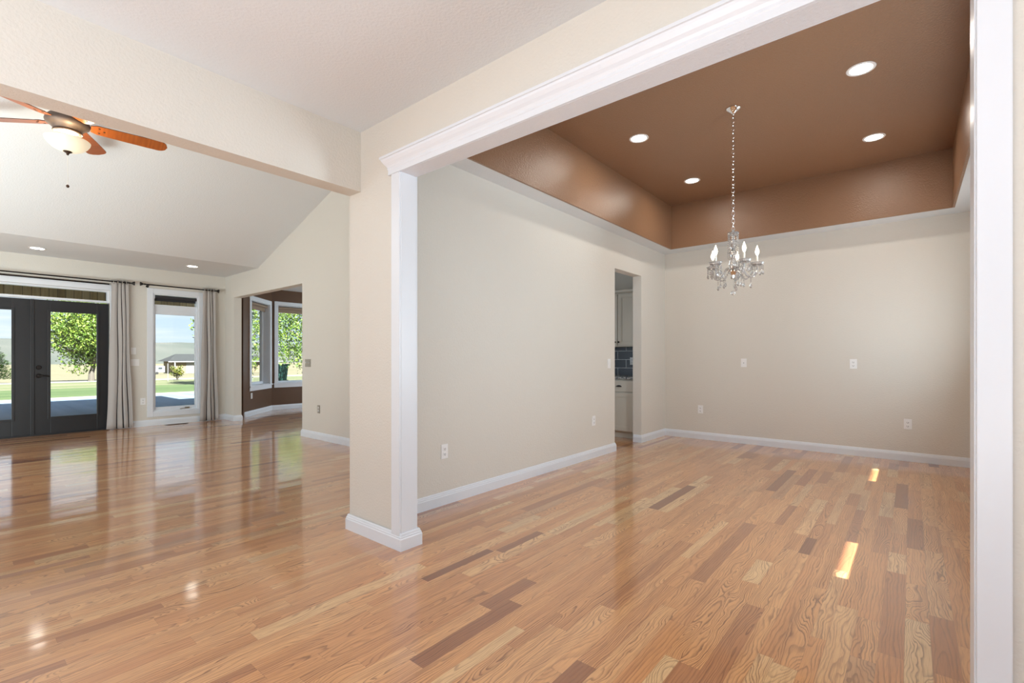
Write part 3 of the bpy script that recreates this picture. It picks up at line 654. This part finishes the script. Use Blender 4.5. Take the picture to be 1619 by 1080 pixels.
# ------------------------------------------------------------------ chandelier
def chandelier():
    cx, cy = -1.198, 4.45; root = empty('chandelier', (cx, cy, TZ)); tag(root, 'small crystal chandelier with five lit candle bulbs on a long silver chain', 'chandelier')
    z = lambda w: w - TZ
    bm = nb(); lathe(bm, [(0, 0), (.060, 0), (.062, -.006), (.055, -.014), (.040, -.022), (.022, -.034), (.010, -.046), (0, -.05)], 32); obj('canopy', bm, M['chrome'], root, smooth=True)
    bm = nb(); zz = TZ - .05; k = 0
    while zz > 2.315:
        L, w_ = .042, .012; ang = 0 if k % 2 else PI / 2; pts = []
        for q in range(16):
            t = 2 * PI * q / 16; a = w_ * math.cos(t); b_ = L / 2 * math.sin(t) * (1 if abs(math.sin(t)) < .9 else .98)
            pts.append((a * math.cos(ang), a * math.sin(ang), z(zz - L / 2 + .004) + b_))
        tube(bm, pts, .0028, 6, closed=True); zz -= L - .008; k += 1
    obj('chain', bm, M['chrome'], root, smooth=True)
    # glass column
    bm = nb(); lathe(bm, [(0, z(2.30)), (.010, z(2.30)), (.012, z(2.275)), (.040, z(2.270)), (.045, z(2.262)), (.030, z(2.25)), (.012, z(2.245)), (.016, z(2.215)), (.030, z(2.185)), (.024, z(2.15)), (.012, z(2.125)),
                           (.022, z(2.11)), (.036, z(2.095)), (.022, z(2.08)), (.014, z(2.06)), (.028, z(2.03)), (.036, z(1.99)), (.026, z(1.95)), (.014, z(1.935)), (0, z(1.93))], 16)
    obj('glass_column', bm, M['crystal'], root, smooth=False)
    bm = nb(); tube(bm, [(0, 0, z(2.30)), (0, 0, z(1.90))], .0045, 8); lathe(bm, [(0, z(1.945)), (.040, z(1.94)), (.044, z(1.93)), (.03, z(1.91)), (.012, z(1.90)), (.008, z(1.875)), (0, z(1.87))], 24); obj('stem_and_hub', bm, M['chrome'], root, smooth=True)
    # crown bobeche with strands
    bm = nb()
    for q in range(12):
        t = 2 * PI * q / 12; r0 = .040
        sphere(bm, (r0 * math.cos(t), r0 * math.sin(t), z(2.268)), .008, 1.2, 8, 6)
        for s_ in range(3): sphere(bm, (r0 * math.cos(t), r0 * math.sin(t), z(2.250 - .017 * s_)), .006, 1.3, 6, 5)
    for q in range(8):
        t = 2 * PI * (q + .5) / 8
        for s_ in range(10):
            f = s_ / 9; rr = .040 + .004 * math.sin(f * PI); sphere(bm, (rr * math.cos(t), rr * math.sin(t), z(2.20 - f * .15)), .0055, 1.2, 6, 5)
    obj('bead_strings', bm, M['crystal'], root, kind='stuff')
    bm = nb(); lathe(bm, [(0, 0), (.026, 0), (.03, -.003)], 16, cz=z(2.118)); obj('column_ring', bm, M['chrome'], root, smooth=True)
    F = Vector((-.26, .966, 0)); Rv = Vector((.966, .26, 0))
    for th in (82, 154, 226, 298, 10):
        d = Rv * math.sin(R(th)) + F * math.cos(R(th)); n = Vector((-d.y, d.x, 0))
        P = lambda r, zz, s_=0: tuple(d * r + n * s_ + Vector((0, 0, z(zz))))
        bm = nb(); path = [(.02, 1.93), (.045, 1.955), (.07, 1.955), (.09, 1.925), (.11, 1.89), (.14, 1.875), (.168, 1.885), (.186, 1.915), (.192, 1.95), (.190, 1.975)]
        for _ in range(2): path = [path[0]] + [q for a_, c_ in zip(path, path[1:]) for q in ((a_[0] * .75 + c_[0] * .25, a_[1] * .75 + c_[1] * .25), (a_[0] * .25 + c_[0] * .75, a_[1] * .25 + c_[1] * .75))] + [path[-1]]
        tube(bm, [P(*p) for p in path], .0085, 8); arm = obj('arm', bm, M['crystal'], root, smooth=True)
        bm = nb(); c = P(.190, 1.975); lathe(bm, [(.006, -.006), (.028, -.004), (.048, .008), (.056, .024), (.050, .022), (.040, .010), (.012, .004), (.006, .002)], 12, c[0], c[1], c[2]); obj('drip_tray', bm, M['crystal'], arm)
        bm = nb(); tube(bm, [P(.190, 1.983), P(.190, 2.062)], .0085, 12); obj('candle_sleeve', bm, M['candle'], arm, smooth=True)
        bm = nb(); c = P(.190, 2.062); lathe(bm, [(.005, 0), (.008, .006), (.0145, .022), (.016, .032), (.013, .048), (.007, .066), (.0025, .082), (0, .088)], 16, c[0], c[1], c[2]); obj('flame_bulb', bm, M['bulb'], arm, smooth=True)
        bm = nb()
        for q in range(7):
            t = 2 * PI * q / 7; e = d * (.190 + .046 * math.cos(t)) + n * .046 * math.sin(t)
            for s_ in range(3): sphere(bm, (e.x, e.y, z(1.970 - .014 * s_)), .0056, 1.2, 6, 5)
        for s_ in range(14):
            f = s_ / 13; e = d * (.045 + .12 * f); sphere(bm, (e.x, e.y, z(1.93 + .035 * f - .085 * math.sin(PI * f))), .0056, 1.1, 6, 5)
        for rr, zt in ((.14, 1.868), (.085, 1.88)):
            e = d * rr
            for s_ in range(3): sphere(bm, (e.x, e.y, z(zt - .016 * s_)), .006, 1.2, 6, 5)
        obj('bead_strings', bm, M['crystal'], arm, kind='stuff')
        for q in range(7):
            t = 2 * PI * q / 7; e = d * (.190 + .046 * math.cos(t)) + n * .046 * math.sin(t)
            bm = nb(); lathe(bm, [(0, 0), (.003, -.003), (.0095, -.022), (.007, -.030), (0, -.038)], 6, e.x, e.y, z(1.930)); obj('crystal_drop', bm, M['crystal'], arm)
        for rr, zt in ((.14, 1.868), (.085, 1.88)):
            e = d * rr
            bm = nb(); lathe(bm, [(0, 0), (.003, -.003), (.0115, -.028), (.008, -.038), (0, -.046)], 6, e.x, e.y, z(zt - .044)); obj('crystal_drop', bm, M['crystal'], arm)
    bm = nb(); tube(bm, [(0, 0, z(1.87)), (0, 0, z(1.765))], .0015, 6); obj('ball_wire', bm, M['chrome'], root)
    bm = nb(); bmesh.ops.create_icosphere(bm, subdivisions=2, radius=.020, matrix=Matrix.Translation((0, 0, z(1.745)))); obj('crystal_ball', bm, M['crystal'], root)
chandelier()

# ------------------------------------------------------------------ ceiling fan
def fan():
    cx, cy = -5.80, .72; root = empty('ceiling_fan', (cx, cy, zr)); tag(root, 'five blade ceiling fan with cherry blades and cream bowl light under the vaulted ceiling', 'ceiling fan')
    z = lambda w: w - zr
    bm = nb(); lathe(bm, [(0, z(zr - .015)), (.075, z(zr - .015)), (.075, z(zr - .04)), (.05, z(zr - .085)), (.02, z(zr - .10)), (0, z(zr - .10))], 32); obj('ceiling_canopy', bm, M['motor'], root, smooth=True)
    bm = nb(); tube(bm, [(0, 0, z(zr - .02)), (0, 0, z(3.36))], .013, 12); obj('downrod', bm, M['motor'], root, smooth=True)
    bm = nb(); lathe(bm, [(0, z(3.385)), (.03, z(3.385)), (.05, z(3.36)), (.085, z(3.352)), (.125, z(3.335)), (.150, z(3.305)), (.156, z(3.280)), (.150, z(3.262)), (.125, z(3.245)), (.105, z(3.225)), (.098, z(3.205)), (0, z(3.205))], 48); obj('motor_housing', bm, M['motor'], root, smooth=True)
    bm = nb(); lathe(bm, [(0, z(3.207)), (.100, z(3.207)), (.104, z(3.198)), (.100, z(3.19)), (0, z(3.19))], 48); obj('switch_ring', bm, M['bronze'], root, smooth=True)
    bm = nb(); lathe(bm, [(0, z(3.19)), (.094, z(3.19)), (.090, z(3.165)), (.080, z(3.150)), (0, z(3.150))], 40); obj('light_fitter', bm, M['candle'], root, smooth=True)
    bm = nb(); pr = [(.150, 3.135), (.158, 3.128), (.154, 3.110), (.138, 3.083), (.110, 3.055), (.075, 3.036), (.035, 3.027), (0, 3.025)]
    lathe(bm, [(r_, z(q)) for r_, q in pr], 48); o = obj('glass_bowl', bm, M['bowl'], root, smooth=True); sm = o.modifiers.new('thickness', 'SOLIDIFY'); sm.thickness = .004
    bm = nb(); lathe(bm, [(0, z(3.032)), (.030, z(3.030)), (.032, z(3.022)), (.018, z(3.014)), (.008, z(3.004)), (.010, z(2.997)), (0, z(2.99))], 20); obj('finial', bm, M['bronze'], root, smooth=True)
    bm = nb(); tube(bm, [(0, 0, z(2.99)), (0, 0, z(2.73))], .0014, 6); ch = obj('pull_chain', bm, M['candle'], root)
    bm = nb(); sphere(bm, (0, 0, z(2.715)), .012, 1.2, 12, 8); obj('pull_fob', bm, M['bronze'], ch, smooth=True)
    for k in range(3):
        a = 2 * PI * k / 3; l = bpy.data.lights.new('fan_bulb', 'POINT'); l.energy = 2.6; l.shadow_soft_size = .03; l.color = (1, .86, .62)
        lo = bpy.data.objects.new('fan_bulb', l); COL.objects.link(lo); lo.parent = root; lo.location = (.118 * math.cos(a), .118 * math.sin(a), z(3.122))
    for ang in (84, 154, 226, 298, 19):
        bm = nb(); n = 48; top, bot = [], []
        for i in range(n + 1):
            f = i / n; x = .155 + .575 * f
            w_ = .066 + .014 * math.sin(min(1, f * 1.25) * PI / 2)
            if f > .88: w_ *= math.sqrt(max(.0, 1 - ((f - .88) / .12) ** 2)) * .96 + .04
            if f < .08: w_ *= .72 + .28 * f / .08
            top.append((x, w_))
        vt = [bm.verts.new((x, w_, .003)) for x, w_ in top] + [bm.verts.new((x, -w_, .003)) for x, w_ in reversed(top)]
        vb = [bm.verts.new((v.co.x, v.co.y, -.003)) for v in vt]
        bm.faces.new(vt); bm.faces.new(vb[::-1]); m_ = len(vt)
        for i in range(m_):
            f_ = bm.faces.new((vt[i], vb[i], vb[(i + 1) % m_], vt[(i + 1) % m_])); f_.material_index = 1
        b_ = obj('blade', bm, [M['blade'], M['bladedge']], root)
        b_.location = (0, 0, z(3.282)); b_.rotation_euler = Matrix.Rotation(R(ang), 3, 'Z').to_4x4().to_euler()
        b_.rotation_euler = (Matrix.Rotation(R(ang), 4, 'Z') @ Matrix.Rotation(R(-13), 4, 'X')).to_euler()
        bm = nb(); poly_prism(bm, [(.10, -.022), (.17, -.016), (.205, -.045), (.255, -.034), (.27, 0), (.255, .034), (.205, .045), (.17, .016), (.10, .022)], .004, .010)
        br = obj('blade_iron', bm, M['motor'], b_, bevel=.0015)
        for (sx, sy) in ((.215, -.036), (.215, .036), (.25, 0)):
            bm = nb(); lathe(bm, [(0, -.0075), (.007, -.0065), (.009, -.003)], 10, sx, sy); obj('screw', bm, M['bronze'], b_)
fan()

# ------------------------------------------------------------------ pantry cabinets
def panel_door(parent, x0, x1, z0, z1, yf, name='door'):
    bm = nb(); w_ = .055; fr(bm, x0, x1, z0, z1, w_, yf - .02, yf); fr(bm, x0 + w_, x1 - w_, z0 + w_, z1 - w_, .012, yf - .016, yf); box(bm, x0 + w_, x1 - w_, yf - .009, yf, z0 + w_, z1 - w_)
    return obj(name, bm, M['cab'], parent, bevel=.002)
def knob(parent, x, z_, yf):
    bm = nb(); lathe(bm, [(0, 0), (.006, 0), (.005, .012), (.013, .018), (.014, .024), (.008, .029), (0, .03)], 16)
    bmesh.ops.transform(bm, matrix=Matrix.Translation((x, yf, z_)) @ Matrix.Rotation(R(90), 4, 'X'), verts=bm.verts); obj('knob', bm, M['iron'], parent, smooth=True)
YU = 6.62
u = empty('wall_cabinet', (0, 0, 0)); tag(u, 'greige upper cabinet with panelled doors and black knobs above the navy tiles', 'cabinet')
u.location = (-3.45, 6.80, 1.345)


bm = nb(); box(bm, -.45, .44, YU - 6.80, .185, 0, .82); obj('body', bm, M['cab'], u, bevel=.002)
bm = nb(); box(bm, -.47, .445, YU - 6.84, .185, .82, .86); obj('crown_moulding', bm, M['cab'], u, bevel=.004)
for x0, x1, kx in ((-.44, .012, -.012), (.022, .44, .045)):
    d_ = panel_door(u, x0, x1, .015, .80, YU - 6.80); knob(d_, kx, .07, YU - 6.82)
b_ = empty('base_cabinet', (-3.45, 6.70, 0)); tag(b_, 'greige base cabinet with drawer over door beneath the dark granite counter', 'cabinet')
YBF = 6.37
bm = nb(); box(bm, -.51, .44, YBF - 6.70, .285, .1, .865); box(bm, -.51, .44, YBF - 6.63, .285, 0, .1); obj('body', bm, M['cab'], b_, bevel=.002)
for x0, x1 in ((-.50, -.06), (-.05, .39)):
    bm = nb(); box(bm, x0, x1, YBF - 6.72, YBF - 6.70, .685, .845); dr = obj('drawer', bm, M['cab'], b_, bevel=.003)
    xm = (x0 + x1) / 2
    bm = nb(); n = 12; vs = []
    for i in range(n + 1):
        t = PI * i / n; vs.append((xm + .045 * math.cos(t), .022 * math.sin(t)))
    va = [bm.verts.new((x, YBF - 6.72, .755 + q)) for x, q in vs]; vb = [bm.verts.new((xm + (x - xm) * .85, YBF - 6.745, .755 + q * .7)) for x, q in vs]
    bm.faces.new(va); bm.faces.new(vb[::-1])
    for i in range(n + 1): bm.faces.new((va[i], va[(i + 1) % (n + 1)], vb[(i + 1) % (n + 1)], vb[i]))
    obj('cup_pull', bm, M['iron'], dr)
    panel_door(b_, x0, x1, .115, .665, YBF - 6.70)
bm = nb(); box(bm, -3.98, -3.005, YBF - .045, 6.988, .866, .90); tag(obj('countertop', bm, M['granite'], bevel=.004), 'dark speckled granite counter slab on the greige base cabinet', 'countertop')
bm = nb(); box(bm, -3.91, -3.003, 6.982, 6.99, .90, 1.345); obj('wall_splashback', bm, M['tile'], kind='structure')

# ------------------------------------------------------------------ outside
def ground(name, m, x0, x1, y0, y1, z0, z1=None):
    z1 = z0 if z1 is None else z1; bm = nb()
    v = [bm.verts.new(p) for p in ((x0, y0, z0), (x1, y0, z1), (x1, y1, z1), (x0, y1, z0), (x0, y0, z0 - .3), (x1, y0, z1 - .3), (x1, y1, z1 - .3), (x0, y1, z0 - .3))]
    for f in ((0, 1, 2, 3), (7, 6, 5, 4), (0, 4, 5, 1), (1, 5, 6, 2), (2, 6, 7, 3), (3, 7, 4, 0)): bm.faces.new([v[i] for i in f])
    return obj(name, bm, m, kind='structure')
ground('ground_patio', M['concrete'], -20.9, XF - .2, -30, 40, -.15)
ground('ground_patio_edge', M['path'], -21.9, -20.9, -30, 40, -.15)
ground('ground_lawn', M['lawn'], -28.5, -21.9, -60, 80, -.17)
ground('ground_mown_strip', M['mown'], -35.5, -28.5, -60, 80, -.18)
ground('ground_gravel_path', M['path'], -37.5, -35.5, -80, 100, -.18)
ground('ground_dry_field', M['dry'], -130, -37.5, -150, 220, -2.4, -.19)
ground('ground_valley', M['dry'], -700, -130, -700, 900, -2.4)
ground('ground_side_yard', M['lawn'], XF - .2, 60, 9.3, 60, -.2)
ground('ground_front_yard', M['path'], -60, 60, -60, -5.2, -.21)
ground('ground_porch', M['concrete'], 3.2, 60, -5.2, 9.3, -.2)
# distant hills
bm = nb(); rg = random.Random(3); NX, NY = 14, 90; G = []
for i in range(NX + 1):
    row = []
    for j in range(NY + 1):
        x = -360 - 340 * i / NX; y = -500 + 1300 * j / NY; f = i / NX
        prof = min(1, f * 1.5) ** .8
        h_ = (19 + 2.0 * math.sin(y * .011) + 1.2 * math.sin(y * .027 + 1)) * prof + 1.3 * math.sin(y * .07 + 3 * f) * prof * (1 - f) + rg.uniform(-.25, .25)
        row.append(bm.verts.new((x, y, -2.6 + h_)))
    G.append(row)
for i in range(NX):
    for j in range(NY): bm.faces.new((G[i][j], G[i + 1][j], G[i + 1][j + 1], G[i][j + 1]))
obj('ground_hills', bm, M['hill'], kind='structure', smooth=True)

def leaves(bm, cen, rad, n, size, rg, shell=.55, clumps=0):
    cl = [None] * max(1, clumps)
    if clumps:
        cl = []
        for _ in range(clumps):
            while True:
                p = Vector((rg.uniform(-1, 1), rg.uniform(-1, 1), rg.uniform(-1, 1)))
                if p.length < 1: break
            cl.append(p * .82)
    for _ in range(n):
        while True:
            p = Vector((rg.uniform(-1, 1), rg.uniform(-1, 1), rg.uniform(-1, 1)))
            if shell < p.length < 1 or (clumps and p.length < 1): break
        if clumps: p = rg.choice(cl) + p * .33
        c = Vector((cen[0] + p.x * rad[0], cen[1] + p.y * rad[1], cen[2] + p.z * rad[2]))
        a = Vector((rg.gauss(0, 1), rg.gauss(0, 1), rg.gauss(0, 1))).normalized(); b_ = a.cross(Vector((rg.gauss(0, 1), rg.gauss(0, 1), rg.gauss(0, 1)))).normalized()
        s_ = size * rg.uniform(.6, 1.3)
        v = [bm.verts.new(c + q) for q in (-a * s_, b_ * s_ * .5, a * s_, -b_ * s_ * .5)]
        bm.faces.new(v)
def raw(name, bm, m, parent):       # leaf meshes: skip normal recalculation
    me = bpy.data.meshes.new(name); bm.to_mesh(me); bm.free(); me.materials.append(m); o = bpy.data.objects.new(name, me); COL.objects.link(o); o.parent = parent; return o
def tree(name, loc, trunk_h, cen, rad, n, size, label, seed, tr=.12, fol=None, cat='tree', clumps=60):
    rg = random.Random(seed); root = empty(name, loc); tag(root, label, cat)
    bm = nb(); top = Vector((cen[0], cen[1], cen[2] + rad[2] * .5))
    tube(bm, [(0, 0, -.05), (.02, .01, trunk_h * .5), (cen[0] * .5, cen[1] * .5, trunk_h), tuple(top)], [tr * 1.3, tr, tr * .8, tr * .2], 9)
    for k in range(9):
        a = 2 * PI * k / 9 + rg.random(); z0_ = trunk_h * (.85 + .5 * rg.random()); e = (cen[0] + rad[0] * .75 * math.cos(a), cen[1] + rad[1] * .75 * math.sin(a), cen[2] + rad[2] * rg.uniform(-.4, .5))
        tube(bm, [(cen[0] * .4, cen[1] * .4, z0_), ((e[0]) * .5, (e[1]) * .5, (z0_ + e[2]) / 2 + .1), e], [tr * .5, tr * .3, tr * .1], 6)
    obj('trunk', bm, M['bark'], root, smooth=True)
    bm = nb(); leaves(bm, cen, rad, n, size, rg, clumps=clumps); raw('foliage', bm, fol or M['leaf'], root)
# at(px t): a few bearings from the camera were turned into plan points beforehand
tree('maple_tree', (-36.9, 5.6, -.2), 1.0, (-.3, .3, 2.9), (2.2, 3.0, 2.55), 24000, .075, 'broad leafy green tree on the lawn outside the black french door', 5, .13)
tree('leafy_tree', (-21.5, 11.6, -.17), 1.1, (0, 0, 2.7), (2.2, 3.0, 2.5), 13000, .06, 'bright green tree filling the wide bay window', 9, .12)
tree('leafy_tree', (-26.0, 9.3, -.17), 1.0, (0, 0, 3.0), (1.5, 1.6, 3.1), 7000, .09, 'dense green tree outside the narrow angled bay window', 12, .12)
def conifer(loc, h_, r_, seed, label):
    rg = random.Random(seed); root = empty('conifer_tree', loc); tag(root, label, 'tree')
    bm = nb(); tube(bm, [(0, 0, -.05), (0, 0, h_)], [.07, .01], 8); obj('trunk', bm, M['bark'], root)
    bm = nb()
    for _ in range(5200):
        f = rg.random() ** .7; z_ = .12 + (h_ - .12) * (1 - f); rr = r_ * f * (.55 + .5 * rg.random()) * (1 + .12 * math.sin(z_ * 14)); a = rg.uniform(0, 2 * PI)
        c = Vector((rr * math.cos(a), rr * math.sin(a), z_ + .1 * rr)); o_ = Vector((math.cos(a), math.sin(a), .55)).normalized() * rg.uniform(.08, .15); s_ = Vector((-math.sin(a), math.cos(a), rg.uniform(-.4, .4))) * .018
        v = [bm.verts.new(c + q) for q in (-s_, o_ * .5 - s_ * 1.6, o_, o_ * .5 + s_ * 1.6)]; bm.faces.new(v)
    raw('needles', bm, M['needle'], root)
conifer((-37.5, 1.55, -.2), 2.7, 1.05, 4, 'young conical evergreen seen through the glass of the far left door leaf')
# yellow-green shrub and garden stake beyond the casement window
rg = random.Random(21); s_ = empty('yellow_shrub', (-34.2, 9.16, -.2)); tag(s_, 'yellow green upright shrub beyond the lawn outside the casement window', 'shrub')
bm = nb()
for k in range(9):
    a = 2 * PI * k / 9; tube(bm, [(0, 0, 0), (.12 * math.cos(a), .12 * math.sin(a), .35), (.28 * math.cos(a), .28 * math.sin(a), .75)], [.014, .01, .004], 5)
obj('stems', bm, M['bark'], s_)
bm = nb(); leaves(bm, (0, 0, .55), (.40, .40, .42), 900, .045, rg, clumps=18); raw('foliage', bm, M['leafy'], s_)
bm = nb(); tube(bm, [(0, 0, 0), (0, 0, 1.05)], .02, 8); o = obj('garden_stake', bm, M['housewhite'], loc=(-33.5, 8.5, -.2)); tag(o, 'thin pale stake standing in the dry grass beside the yellow shrub', 'stake')
# wheeled bin
b_ = empty('wheelie_bin', (-24.8, 11.04, -.17), R(25)); tag(b_, 'dark green wheelie bin on the lawn outside the bay window', 'bin')
bm = nb()
lo_, hi_ = (.24, .26), (.30, .34)
v = [bm.verts.new((sx * lo_[0], sy * lo_[1], .04)) for sx, sy in ((-1, -1), (1, -1), (1, 1), (-1, 1))] + [bm.verts.new((sx * hi_[0], sy * hi_[1], .98)) for sx, sy in ((-1, -1), (1, -1), (1, 1), (-1, 1))]
for f in ((0, 3, 2, 1), (4, 5, 6, 7), (0, 1, 5, 4), (1, 2, 6, 5), (2, 3, 7, 6), (3, 0, 4, 7)): bm.faces.new([v[i] for i in f])
obj('body', bm, M['bin'], b_, bevel=.02)
bm = nb(); box(bm, -.33, .33, -.37, .37, .98, 1.04); obj('lid', bm, M['bin'], b_, bevel=.02)
bm = nb(); tube(bm, [(-.28, .38, .96), (.28, .38, .96)], .018, 8); obj('handle', bm, M['bin'], b_)
for sx in (-.27, .27):
    bm = nb(); tube(bm, [(sx - .025, .28, .11), (sx + .025, .28, .11)], .11, 18); obj('wheel', bm, M['tyre'], b_)
# far house
def gh(x): return -2.4 + (x + 130) / 92.5 * 2.21 if x > -130 else -2.4
hx, hy = -112.0, 35.7
h_ = empty('far_house', (hx, hy, gh(hx))); tag(h_, 'low far house with grey hip roof and white garage door seen past the lawn', 'house')
bm = nb(); box(bm, -6, 0, -6.5, 14, 0, 2.45); obj('walls', bm, M['siding'], h_)
bm = nb(); v = [bm.verts.new(p) for p in ((.8, -7.4, 2.45), (.8, 14.8, 2.45), (-6.8, 14.8, 2.45), (-6.8, -7.4, 2.45), (-3, -5.2, 3.95), (-3, 9, 3.95))]
for f in ((0, 1, 5, 4), (1, 2, 5), (2, 3, 4, 5), (3, 0, 4), (0, 3, 2, 1)): bm.faces.new([v[i] for i in f])
obj('hip_roof', bm, M['roofing'], h_)
bm = nb(); box(bm, .7, .85, -7.4, 14.8, 2.3, 2.5); obj('gutter', bm, M['housewhite'], h_)
bm = nb(); box(bm, 0, .06, -2.3, -.4, .7, 1.9); obj('window_band', bm, M['darkglass'], h_)
bm = nb(); box(bm, 0, .06, -4.2, -2.9, .05, 2.2); obj('garage_door', bm, M['housewhite'], h_)
bm = nb(); box(bm, .55, .75, -6.4, -6.2, 0, 2.4); obj('porch_post', bm, M['housewhite'], h_)
# far trailer
t_ = empty('white_trailer', (-104, 23.5, gh(-104))); tag(t_, 'small white box trailer parked beside the far grey roofed house', 'trailer')
bm = nb(); box(bm, -1, 1, -2.2, 2.2, .35, 1.5); obj('body', bm, M['housewhite'], t_, bevel=.08)
bm = nb(); box(bm, 1.0, 1.03, 1.2, 1.8, .95, 1.25); obj('side_window', bm, M['darkglass'], t_)
for yy in (-1, 1):
    bm = nb(); tube(bm, [(.8, yy, .25), (1.02, yy, .25)], .25, 16); obj('wheel', bm, M['tyre'], t_)
